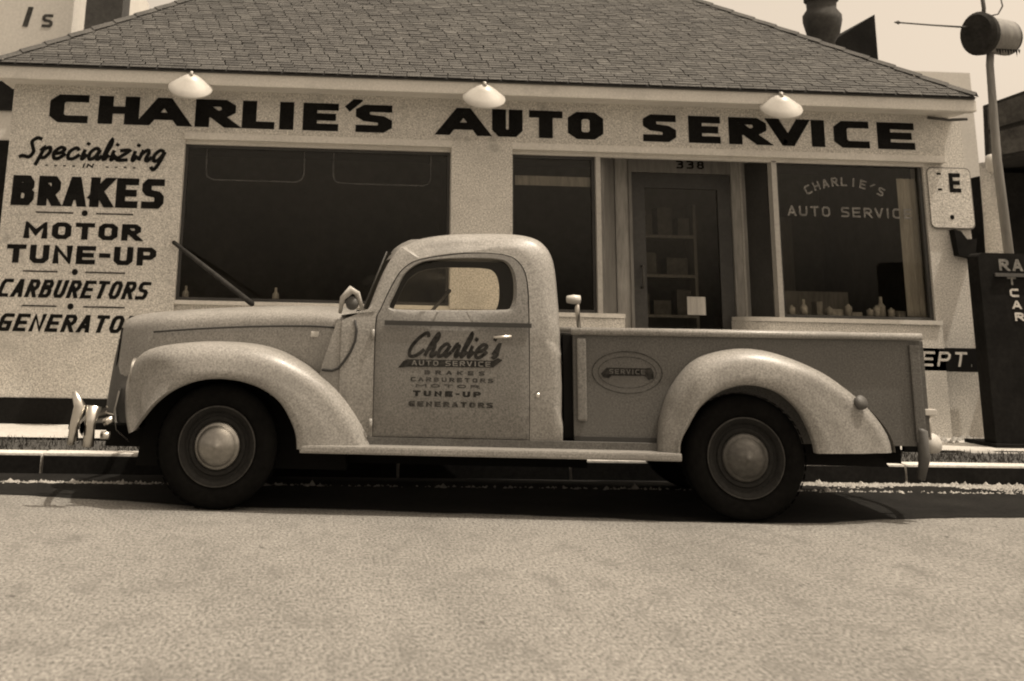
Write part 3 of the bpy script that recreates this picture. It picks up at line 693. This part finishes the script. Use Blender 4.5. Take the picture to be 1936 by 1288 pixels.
# ------------------------------------------------------------------ the pickup truck
TR = empty('pickup_truck', 'pale 1940s pickup truck with rounded fenders and shop lettering on its door', 'pickup truck', (-.536, 7.904, 0), math.radians(-4.5))
WB = 3.02
TR.scale = (1, .95, 1); TR.location = (-.536 - .0785 * .041, 7.904 - .041, 0)
def wheel(x, y, s, hubm, steer=0, lab=None):
    # s=-1 for the near side
    w = MB(); w.lathe([(0, .045), (.10, .045), (.135, .030), (.145, .022), (.158, .022), (.166, .034), (.182, .034), (.192, .010), (.212, .0), (.222, .012), (.222, .10), (0, .10)], (0, 0, 0), (0, -s, 0), 48)
    o = autosmooth(w.build('wheel', M['wheelpaint'], TR, True, loc=(x, y, .345)), 50)
    o.rotation_euler = (0, 0, steer)
    t = MB(); t.lathe([(.215, .02), (.235, .006), (.262, -.004), (.305, .002), (.330, .018), (.343, .045), (.345, .10), (.343, .135), (.325, .165), (.27, .175), (.215, .16)], (0, 0, 0), (0, -s, 0), 64)
    autosmooth(t.build('tyre', M['rubber'], o, True), 60)
    tb = MB()
    for k in range(44):      # tread blocks
        a = 2 * math.pi * k / 44
        for yy in (.035, .075, .115):
            p = Vector((math.cos(a) * .3445, -s * (yy + .012), math.sin(a) * .3445)); tdir = Vector((-math.sin(a), 0, math.cos(a))) * .017; r_ = Vector((math.cos(a), 0, math.sin(a))) * .006; ax = Vector((0, .014, 0))
            tb.quad(tuple(p - tdir - ax + r_), tuple(p + tdir - ax + r_), tuple(p + tdir + ax + r_), tuple(p - tdir + ax + r_))
    tb.build('tread', M['rubber'], o, fix=False)
    h = MB(); h.lathe([(0, -.050), (.012, -.050), (.018, -.046), (.05, -.040), (.085, -.026), (.108, -.004), (.120, .010), (.128, .012), (.134, .032)], (0, 0, 0), (0, -s, 0), 40)
    h.build('hubcap', M[hubm], o, True)
    rg = MB(); rg.lathe([(.2125, .004), (.2165, -.003), (.2215, .004)], (0, 0, 0), (0, -s, 0), 48); rg.build('trim_ring', M['ring'], o, True)
    vs = MB().tube([(.150, s * .02 * 1, -.125), (.165, s * .0, -.135)], .006, 6); 
    return o
# local y at the outer face of the tyre
wheel(0.02, -.80, -1, 'hub'); wheel(WB + .02, -.80, -1, 'rearhub')
wheel(0.02, .80, 1, 'hub'); wheel(WB + .02, .80, 1, 'rearhub')

def resamp(p, n):
    p = [Vector(q) for q in p]; d = [0]
    for i in range(1, len(p)): d.append(d[-1] + (p[i] - p[i - 1]).length)
    out = []; j = 0
    for k in range(n):
        s = d[-1] * k / (n - 1)
        while j < len(p) - 2 and d[j + 1] < s: j += 1
        t = (s - d[j]) / max(1e-9, d[j + 1] - d[j]); out.append(p[j].lerp(p[j + 1], min(1, max(0, t))))
    return out
def fender(sil, opn, yo, yin, sgn, taper, R=.13, n=60):
    S = resamp(catmull(sil, 6), n); O = resamp(catmull(opn, 6), n)
    rows = []
    def P(q, y): return (q.x, sgn * y, q.y)
    for i in range(n):
        s, o = S[i], O[i]; tp = taper(s.x); top = taper(o.x)
        L_ = (s - o).length; r = min(R, L_ * .8)
        row = [P(o, yo - .07 - top * .2), P(o, yo - .012 - top), P(o.lerp(s, min(.5, .012 / L_)), yo - top)]
        for t in (.25, .5, .75): row.append(P(o.lerp(s, (1 - r / L_) * t), yo - top - (tp - top) * t * .8 + .006 * math.sin(math.pi * t)))
        for a in (0, 15, 30, 45, 60, 75, 90):
            a = math.radians(a); q = s - (s - o).normalized() * (r - r * math.sin(a)); row.append(P(q, yo - tp - (r * 1.05) * (1 - math.cos(a))))
        row.append(P(s, yin + .10)); row.append(P(s - (s - o).normalized() * .01, yin))
        rows.append(row)
    m = MB(); m.grid(rows)
    return m
fs = [(-.50, .40), (-.553, .50), (-.568, .60), (-.560, .70), (-.515, .80), (-.424, .868), (-.243, .906), (-.03, .918), (.184, .906), (.338, .872), (.463, .818), (.57, .758), (.67, .685), (.755, .60), (.825, .51), (.88, .42), (.92, .345)]
fo = [(-.445, .425), (-.40, .49), (-.33, .575), (-.235, .648), (-.11, .70), (.02, .717), (.16, .703), (.285, .66), (.382, .59), (.447, .49), (.475, .42), (.484, .346)]
def ft(x): return .16 * max(0, (-.25 - x) / .32) ** 2 + .07 * max(0, (x - .35) / .55) ** 1.5
rs = [(2.541, .345), (2.553, .45), (2.571, .56), (2.626, .70), (2.737, .842), (2.861, .910), (3.06, .945), (3.256, .920), (3.492, .832), (3.665, .722), (3.790, .618), (3.880, .510), (3.915, .43), (3.920, .385)]
ro = [(2.655, .350), (2.662, .43), (2.709, .52), (2.774, .621), (2.898, .710), (3.05, .745), (3.214, .711), (3.329, .618), (3.382, .520), (3.41, .44), (3.418, .385)]
def rt(x): return .05 * max(0, (2.75 - x) / .2) + .10 * max(0, (x - 3.35) / .55) ** 2
for sg in (-1, 1):
    o = fender(fs, fo, .885, .36, sg, ft).build('front_fender', M['paint'], TR, True); autosmooth(o, 60)
    o = fender(rs, ro, .885, .62, sg, rt).build('rear_fender', M['paint'], TR, True); autosmooth(o, 60)
    # rubber-dark inner wells
    MB().prism([(q[0], q[1]) for q in ((-.5, .2), (.75, .2), (.70, .62), (.4, .84), (0, .89), (-.4, .82))], sg * .30, sg * .50).build('wheel_well', M['black'], TR)
    MB().prism([(2.5, .30), (3.9, .30), (3.6, .70), (3.06, .92), (2.7, .80)], sg * .55, sg * .66).build('wheel_well', M['black'], TR)
# small dark cap and lamp on the rear fender
MB().lathe([(0, -.02), (.035, -.015), (.04, .03), (0, .03)], (3.70, -.80, .655), (.3, -1, .3), 14).build('fuel_cap', M['steel'], TR, True)

# cab ---------------------------------------------------------------
O_ = [(.70, .37), (.70, .75), (.70, 1.075), (.78, 1.098), (.855, 1.112), (.933, 1.325), (1.003, 1.452), (1.066, 1.512), (1.18, 1.555), (1.372, 1.583), (1.663, 1.594), (1.825, 1.582), (1.92, 1.535), (1.977, 1.43), (1.997, 1.22), (2.006, 1.0), (2.010, .70), (2.006, .41), (1.99, .37)]
DO_ = [(.905, .405), (.903, .75), (.905, 1.05), (.928, 1.12), (.997, 1.272), (1.06, 1.367), (1.17, 1.427), (1.43, 1.468), (1.665, 1.463), (1.765, 1.413), (1.810, 1.29), (1.815, 1.0), (1.815, .70), (1.815, .405)]
WD_ = [(.985, 1.150), (1.02, 1.225), (1.075, 1.335), (1.165, 1.402), (1.28, 1.425), (1.42, 1.433), (1.62, 1.431), (1.69, 1.405), (1.722, 1.33), (1.725, 1.22), (1.705, 1.155), (1.66, 1.138), (1.3, 1.128), (1.02, 1.128)]
DO = [DO_[0]] + [tuple(v) for v in catmull(DO_[1:13], 5)] + [DO_[13]]
WD = [tuple(v) for v in catmull(WD_ + [WD_[0]], 5)][:-1]
CC = Vector((1.36, 1.27))
def yside(z): return .745 - .115 * max(0, (z - 1.0) / .57) ** 1.25 - .03 * max(0, (.7 - z) / .35) ** 2
def polar(loop, ang):
    d = Vector((math.cos(ang), math.sin(ang))); best = None; n = len(loop)
    for i in range(n):
        a = Vector(loop[i]) - CC; b = Vector(loop[(i + 1) % n]) - CC; e_ = b - a
        den = d.x * e_.y - d.y * e_.x
        if abs(den) < 1e-9: continue
        t = (a.x * e_.y - a.y * e_.x) / den; u = (a.x * d.y - a.y * d.x) / den
        if t > 0 and -1e-6 <= u <= 1 + 1e-6 and (best is None or t < best): best = t
    return CC + d * best
O_S = O_[:4] + [tuple(v) for v in catmull(O_[4:16], 5)] + O_[16:]
angs = [2 * math.pi * k / 200 for k in range(200)]
for lp_ in (O_, DO):
    for p in lp_:
        if p[1] < .5: a_ = math.atan2(p[1] - CC.y, p[0] - CC.x) % (2 * math.pi); angs += [a_ - .0015, a_ + .0015]
angs = sorted(a_ % (2 * math.pi) for a_ in angs)
def rr_at(p):   # edge rounding radius
    if p.y < .5: return .012
    if p.x < .86: return .012
    if p.x > 1.6: return .13 if p.y > .9 else .09
    if p.y > 1.5: return .13
    return .05
cabm = MB(); lastpts = {}
for sg in (-1, 1):
    rows = []
    for a_ in angs:
        i_ = polar(DO, a_); o_ = polar(O_S, a_); Ln = (o_ - i_).length; R = min(rr_at(o_), Ln * .95); row = []
        row.append((i_.x, sg * (yside(i_.y) - .05), i_.y)); row.append((i_.x, sg * yside(i_.y), i_.y))
        for t in (.33, .66, 1):
            q = i_.lerp(o_, (1 - R / Ln) * t); row.append((q.x, sg * yside(q.y), q.y))
        for b_ in (15, 30, 45, 60, 75, 90):
            b_ = math.radians(b_); q = o_ - (o_ - i_).normalized() * (R - R * math.sin(b_)); row.append((q.x, sg * (yside(o_.y) - R * .9 * (1 - math.cos(b_))), q.y))
        rows.append(row); lastpts.setdefault(a_, []).append(row[-1])
    cabm.grid(rows + [rows[0]])
skin = []
for a_ in [q for q in angs if q > math.pi * 1.5] + [q for q in angs if q <= math.pi * 1.5]:
    (x, y, z), (x2, y2, z2) = lastpts[a_]
    if z < 1.0 or (x < .985): continue
    up = max(0, min(1, (z - 1.40) / .16)); up = up * up * (3 - 2 * up)
    row = []
    for k in range(-10, 11):
        u = k / 10; c_ = (1 - u * u) ** 1.5
        fx = .05 * c_ * (1 - up) if x > 1.5 else -.05 * c_ if x < 1.15 else 0
        row.append((x + fx, abs(y) * u, z + .030 * c_ * up))
    skin.append(row)
cabm.grid(skin)
autosmooth(cabm.build('cab', M['paint'], TR, True), 50)
for sg in (-1, 1):
    # door with its window opening
    rows = []
    for a_ in angs:
        i_ = polar(WD, a_); o_ = polar(DO, a_); o_ = o_ - (o_ - CC).normalized() * .007; row = []
        row.append((i_.x, sg * (yside(i_.y) - .055), i_.y)); row.append((i_.x, sg * (yside(i_.y) - .012), i_.y))
        q = i_.lerp(o_, min(.3, .012 / max(.02, (o_ - i_).length))); row.append((q.x, sg * (yside(q.y) - .002), q.y))
        for t in (.2, .4, .6, .8, .97, 1): 
            q = i_.lerp(o_, t); row.append((q.x, sg * (yside(q.y) + (.004 if t < 1 else 0)), q.y))
        row.append((o_.x, sg * (yside(o_.y) - .03), o_.y)); rows.append(row)
    m = MB(); m.grid(rows + [rows[0]])
    dobj = autosmooth(m.build('door', M['paint3'], TR, True), 40)
    gl = MB(); gl.prism([p for p in WD], sg * .690, sg * .692); 
    g2 = [(x, sg * (yside(z) - .035), z) for x, z in WD]
    MB().poly(g2).build('side_window', M['cabglass'], dobj, fix=False)
    MB().box(.96, 1.825, sg * .750, sg * .760, 1.036, 1.062).build('belt_line', M['seam'], dobj)
    MB().tube([(1.70, sg * .76, .985), (1.70, sg * .80, .985), (1.60, sg * .80, .98)], .009, 8).build('door_handle', M['chrome'], dobj, True)
    tr_ = MB(); tr_.grid([[(p.x, sg * (yside(p.y) - .060), p.y) for p in (polar(WD, a_), polar(DO, a_).lerp(polar(O_, a_), .6))] for a_ in angs + [angs[0]]])
    tr_.build('door_shade_trim', M['seat'], dobj, True)  # dark lining stands in for the shade inside the cab
    if sg < 0: near_door = dobj
    MB().lathe([(0, -.012), (.014, -.008), (.014, .006)], (1.86, sg * .757, .66), (0, sg * -1, 0), 10).build('stud', M['chrome'], TR, True)
    for zz in (.48, .98): MB().tube([(.893, sg * .755, zz - .03), (.893, sg * .755, zz + .03)], .011, 8).build('hinge', M['paint'], dobj, True)
# cowl ahead of the windshield
MB().grid([[(x, y, z + .02 * (1 - (y / .73) ** 2)) for y in [yside(1) * k / 8 * (.99) for k in range(-8, 9)]] for x, z in ((.70, 1.085), (.78, 1.098), (.90, 1.112))]).build('cowl', M['paint'], TR, True)
# windshield: two flat panes meeting at a centre bar
for sg in (-1, 1):
    m = MB(); m.poly([(.905, sg * .665, 1.12), (.80, sg * .012, 1.13), (.945, sg * .012, 1.50), (1.01, sg * .56, 1.452)])
    m.build('windshield', M['shield'], TR, fix=False)
MB().tube([(.797, 0, 1.12), (.945, 0, 1.50)], .007, 8).build('centre_bar', M['steel'], TR, True)
# cab inside
MB().box(.72, 1.97, -.70, .70, .34, .40).build('cab_floor', M['black'], TR)
MB().box(1.955, 1.975, -.66, .66, .4, 1.12).build('back_panel', M['black'], TR)
MB().box(1.14, 1.84, -.50, .50, 1.47, 1.49).build('headliner', M['seat'], TR)
MB().box(1.48, 1.92, -.62, .62, .55, .80).build('seat', M['seat'], TR, bevel=.04)
MB().box(1.78, 1.93, -.62, .62, .80, 1.10).build('seat_back', M['seat'], TR, bevel=.03)
MB().box(.90, .98, -.62, .62, .93, 1.09).build('dashboard', M['seat'], TR, bevel=.02)
st = MB(); c0 = Vector((1.22, -.34, 1.10)); ax = Vector((-.75, 0, .66)).normalized(); bb = ax.cross(Vector((0, 1, 0)))
st.tube([tuple(c0 + (Vector((0, 1, 0)) * math.cos(k * math.pi / 12) + bb * math.sin(k * math.pi / 12)) * .20) for k in range(25)], .011, 6)
st.tube([tuple(c0), (1.0, -.34, .88)], .02, 6); st.tube([tuple(c0 - Vector((0, .2, 0))), tuple(c0 + Vector((0, .2, 0)))], .008, 6)
st.build('steering_wheel', M['steel'], TR, True)

# hood and nose ------------------------------------------------------
HX = [(-.755, .985, .05, .50), (-.735, 1.020, .10, .50), (-.69, 1.050, .155, .50), (-.60, 1.074, .21, .55), (-.45, 1.092, .265, .60), (-.20, 1.113, .33, .62), (.10, 1.132, .41, .62), (.40, 1.143, .52, .60), (.62, 1.142, .635, .55), (.775, 1.125, .705, .45)]
def hood_row(x, zc, w, zb, bulge=0):
    row = [(x, -w - .03, zb), (x, -w - .02, zc - .26), (x, -w - .006, zc - .16)]
    for k in range(9):
        a = math.pi / 2 * k / 8; row.append((x, -w * math.cos(a) ** .62 if k < 8 else 0, zc - .105 + .105 * math.sin(a) ** .9))
    return row + [(p[0], -p[1], p[2]) for p in row[-2::-1]]
hp = catmull([(h[0], h[1]) for h in HX], 4); hw = catmull([(h[0], h[2]) for h in HX], 4); hb = catmull([(h[0], h[3]) for h in HX], 4)
rows = [hood_row(a[0], a[1], b[1], c_[1]) for a, b, c_ in zip(hp, hw, hb)]
hm = MB(); hm.grid(rows); hood = autosmooth(hm.build('hood', M['paint'], TR, True), 45)
for sg in (-1, 1):   # crease line and rear shut line on the hood side
    crease = [(a[0] - .002, sg * (b[1] + .010), a[1] - .135 + .01) for a, b in zip(hp, hw) if -.5 < a[0] < .70]
    MB().tube(crease, .006, 6).build('side_moulding', M['seam'], hood, True)
    arc = [(.785, sg * .744, 1.06), (.797, sg * .751, 1.0), (.790, sg * .751, .94), (.765, sg * .750, .88), (.725, sg * .749, .82), (.695, sg * .745, .785), (.66, sg * .741, .772), (.60, sg * .738, .775)]
    MB().tube([(a, b, c_) for a, b, c_ in arc], .008, 6).build('shut_line', M['seam'], hood, True)
    MB().box(.515, .635, sg * .575, sg * .612, .955, .990).build('badge', M['enamel'], hood, bevel=.008)
# body side between hood and cab door, filling down behind the fender
for sg in (-1, 1):
    MB().prism([(.50, .35), (.702, .35), (.702, 1.06), (.68, 1.06), (.60, .80)], sg * .55, sg * .736).build('cowl_side', M['paint'], TR)
MB().prism([(-.74, .98), (-.60, 1.0), (.70, 1.02), (.70, .40), (-.62, .40), (-.78, .45)], -.10, .10).build('engine_block', M['black'], TR)
# grille: rounded prow with horizontal bars
gr = MB(); rows = []
for z, x, w in ((1.0, -.760, .07), (.90, -.775, .15), (.78, -.790, .24), (.65, -.802, .31), (.52, -.812, .36), (.42, -.800, .38)):
    rows.append([(x + .30 * (abs(k) / 8) ** 2.2, w * k / 8, z) for k in range(-8, 9)])
gr.grid(rows); gro = gr.build('grille', M['steel'], TR, True)
for i in range(13):
    z = .46 + i * .038; w = .37 - (z - .42) * .55
    MB().tube([(-.815 + (z - .42) * .085 + .30 * (abs(k) / 6) ** 2.2, w * k / 6, z) for k in range(-6, 7)], .0075, 6).build('bar', M['chrome'], gro, True)
MB().prism([(-.56, .40), (.70, .40), (.70, .80), (-.50, .80)], -.42, .42).build('inner_apron', M['black'], TR)
ap = MB(); ap.grid([[(x + .10 * (y / .62) ** 2, y, z) for y in [k * .62 / 8 for k in range(-8, 9)]] for x, z in ((-.70, .62), (-.72, .50), (-.70, .40), (-.62, .34))]); ap.build('front_apron', M['paint'], TR, True)
for sg in (-1, 1):
    MB().lathe([(0, -.045), (.04, -.04), (.07, -.022), (.085, 0)], (-.500, sg * .60, .715), (-1, 0, 0), 24).build('headlight', M['hub'], TR, True)
    MB().lathe([(.082, -.012), (.090, -.02), (.100, -.006), (.104, .03)], (-.500, sg * .60, .715), (-1, 0, 0), 24).build('headlight_rim', M['hub'], TR, True)
# bumpers
def bumper(x, z, bow, name, w=.86):
    m = MB(); rows = []
    for k in range(-14, 15):
        y = w * k / 14; xx = x + bow * (k / 14) ** 2 * (.16 if bow else 0)
        rows.append([(xx, y, z - .045), (xx - .018 * (1 if bow > 0 else -1), y, z - .02), (xx - .018 * (1 if bow > 0 else -1), y, z + .02), (xx, y, z + .045), (xx + .012 * (1 if bow > 0 else -1), y, z)])
    m.grid([r + [r[0]] for r in rows]); return m.build(name, M['hub'], TR, True)
fb = bumper(-.87, .43, .8, 'front_bumper', .84)
for sg in (-1, 1):
    MB().tube([(-.885, sg * .42, .32), (-.90, sg * .42, .42), (-.89, sg * .42, .50), (-.87, sg * .42, .54)], [.014, .018, .018, .010], 10).build('bumper_guard', M['chrome'], fb, True)
    MB().tube([(-.815, sg * .80, .34), (-.80, sg * .82, .44), (-.775, sg * .82, .55), (-.815, sg * .82, .63)], [.022, .024, .034, .016], 10).build('bumper_guard', M['chrome'], fb, True)
    MB().tube([(-.715, sg * .80, .33), (-.71, sg * .81, .45), (-.70, sg * .80, .55)], [.034, .030, .046], 10).build('bumper_end', M['chrome'], fb, True)
    MB().tube([(-.65, sg * .74, .455), (-.60, sg * .74, .475)], .022, 8).build('bumper_bolt', M['chrome'], fb, True)
    MB().tube([(-.66, sg * .74, .385), (-.61, sg * .74, .385)], .024, 8).build('bumper_bolt', M['chrome'], fb, True)
    MB().box(-.96, -.4, sg * .30, sg * .34, .38, .42).build('bumper_arm', M['black'], fb)
# bed ----------------------------------------------------------------
bed = empty_ = None
bd = MB()
XB0, XB1, ZB, ZT = 2.075, 4.12, .42, 1.010
for sg in (-1, 1):
    bd.box(XB0, XB1, sg * .695, sg * .675, ZB, ZT)
bd.box(XB0, XB0 + .02, -.675, .675, ZB, ZT)
bd.box(XB0 + .02, XB1, -.675, .675, ZB + .08, ZB + .11)
bed = bd.build('bed', M['paint2'], TR)
for sg in (-1, 1):
    MB().tube([(XB0 - .01, sg * .705, ZT + .012), (XB1 + .01, sg * .705, ZT + .022)], .021, 12).build('top_rail', M['paint'], bed, True)
    MB().box(XB0 + .02, XB0 + .075, sg * .696, sg * .722, .52, .985).build('stake_pocket', M['paint3'], bed, bevel=.016)
    MB().box(XB1 - .07, XB1 - .01, sg * .696, sg * .715, ZB + .02, .985).build('stake_pocket', M['paint2'], bed, bevel=.010)
    MB().box(2.02, 2.072, sg * .60, sg * .66, .42, 1.0).build('gap_filler', M['black'], TR)
    MB().box(XB0, 2.60, sg * .696, sg * .706, ZB - .02, ZB + .015).build('bottom_lip', M['seam'], bed)
tgm = MB().box(XB1 + .004, XB1 + .03, -.67, .67, ZB + .05, ZT).build('tailgate', M['paint2'], TR, bevel=.006)
for sg in (-1, 1): MB().box(XB1 + .031, XB1 + .06, sg * .60, sg * .66, .58, .63).build('latch', M['chrome'], tgm)
# running boards and chassis
for sg in (-1, 1):
    MB().box(.50, 2.66, sg * .70, sg * .875, .325, .368).build('running_board', M['paint'], TR, bevel=.012)
    MB().box(.76, 2.55, sg * .70, sg * .745, .355, .408).build('splash_apron', M['paint2'], TR)
MB().box(-.70, 4.05, -.45, -.38, .30, .42).build('chassis_rail', M['black'], TR)
MB().box(-.70, 4.05, .38, .45, .30, .42).build('chassis_rail', M['black'], TR)
MB().box(.3, 2.2, -.30, .30, .22, .38).build('underside', M['black'], TR)
MB().tube([(0.02, -.7, .345), (0.02, .7, .345)], .035, 8).build('axle', M['black'], TR)
MB().tube([(WB + .02, -.7, .345), (WB + .02, .7, .345)], .045, 8).build('axle', M['black'], TR)
MB().lathe([(0, -.15), (.12, -.10), (.16, 0), (.12, .10), (0, .15)], (WB + .02, 0, .345), (0, 1, 0), 16).build('differential', M['black'], TR, True)
# rear bumper, lamp
rb = bumper(4.25, .40, -1, 'rear_bumper', .70)
for sg in (-1, 1):
    MB().box(4.10, 4.24, sg * .34, sg * .38, .36, .42).build('bumper_arm', M['black'], rb)
    MB().tube([(4.06, sg * .70, .24), (4.085, sg * .71, .35), (4.09, sg * .70, .50), (4.06, sg * .69, .52)], [.022, .032, .032, .02], 10).build('bumper_guard', M['steel'], rb, True)
MB().lathe([(0, -.035), (.028, -.03), (.055, -.012), (.057, .02), (0, .03)], (4.17, -.62, .43), (.25, -1, .25), 20).build('tail_light', M['palesteel'], TR, True)
MB().tube([(4.16, -.64, .455), (4.155, -.66, .60)], .006, 6).build('lamp_stem', M['chrome'], TR, True)
MB().box(4.12, 4.19, -.69, -.64, .590, .625).build('bracket', M['enamel'], TR, bevel=.006)
# small lamp behind the cab and the cowl mirror
MB().lathe([(0, -.05), (.022, -.045), (.03, 0), (.026, .04), (0, .045)], (2.145, -.20, 1.215), (1, 0, 0), 16).build('work_light', M['enamel'], TR, True)
MB().tube([(2.17, -.20, 1.205), (2.165, -.20, 1.16), (2.175, -.20, 1.03)], [.008, .016, .012], 8).build('lamp_stem', M['chrome'], TR, True)
mrr = MB(); mrr.tube([(.690, -.66, 1.10), (.705, -.70, 1.185), (.755, -.72, 1.235), (.79, -.70, 1.215), (.825, -.68, 1.12)], [.012, .018, .026, .018, .010], 8)
mrr.build('mirror_arm', M['palesteel'], TR, True)
MB().lathe([(0, -.02), (.035, -.015), (.04, .02), (0, .03)], (.762, -.70, 1.155), (0, 1, 0), 14).build('spotlight', M['steel'], TR, True)
# door lettering (faded black on pale paint)
def dplace(x, z, l): return (x, -(yside(z) + .0065 + .0006 * l), z)
word('painted_word', "Charlie's", 1.09, 1.63, .865, .990, .020, .020, dplace, M['ink'], near_door, slant=.42, script=True, widths={'C': 1.3, 'h': 1.0, "'": .3})
bn = MB(); bn.poly([dplace(x, z, 0) for x, z in ((1.045, .795), (1.115, .803), (1.60, .808), (1.655, .850), (1.628, .862), (1.60, .846), (1.10, .845), (1.075, .835))]); bno = bn.build('banner', M['ink'], near_door, fix=False)
def dplace2(x, z, l): return (x, -(yside(z) + .0085 + .0006 * l), z)
word('painted_word', 'AUTO SERVICE', 1.125, 1.585, .812, .840, .007, .005, dplace2, M['paint3'], near_door, gap=.4)
word('painted_word', 'BRAKES', 1.20, 1.55, .762, .785, .010, .006, dplace, M['faded'], near_door, gap=.9)
word('painted_word', 'CARBURETORS', 1.12, 1.60, .722, .746, .009, .006, dplace, M['faded'], near_door, gap=.5)
word('painted_word', 'MOTOR', 1.15, 1.52, .690, .708, .009, .005, dplace, M['faded'], near_door, gap=.5)
word('painted_word', 'TUNE-UP', 1.135, 1.53, .640, .671, .016, .009, dplace, M['ink'], near_door, gap=.4)
word('painted_word', 'GENERATORS', 1.11, 1.60, .582, .612, .014, .008, dplace, M['faded'], near_door, gap=.35)
# bed badge: double oval, dark banner, arc of small letters
def bplace(x, z, l): return (x, -(.6975 + .0006 * l), z)
eo = MB()
for rx, rz, t in ((.205, .118, .006), (.170, .088, .004)):
    ribbon(eo, [(2.39 + rx * math.cos(k * math.pi / 24), .795 + rz * math.sin(k * math.pi / 24)) for k in range(49)], t, t, bplace, 0)
eo.build('painted_oval', M['faded'], bed, fix=False)
bb2 = MB(); bb2.poly([bplace(x, z, 1) for x, z in ((2.235, .785), (2.25, .765), (2.28, .76), (2.30, .775), (2.49, .778), (2.515, .755), (2.545, .765), (2.545, .80), (2.53, .825), (2.50, .82), (2.27, .82))]); bb2.build('banner', M['ink'], bed, fix=False)
word('painted_word', 'SERVICE', 2.285, 2.495, .786, .812, .006, .005, lambda x, z, l: (x, -(.7000 + .0006 * l), z), M['paint2'], bed, gap=.4)
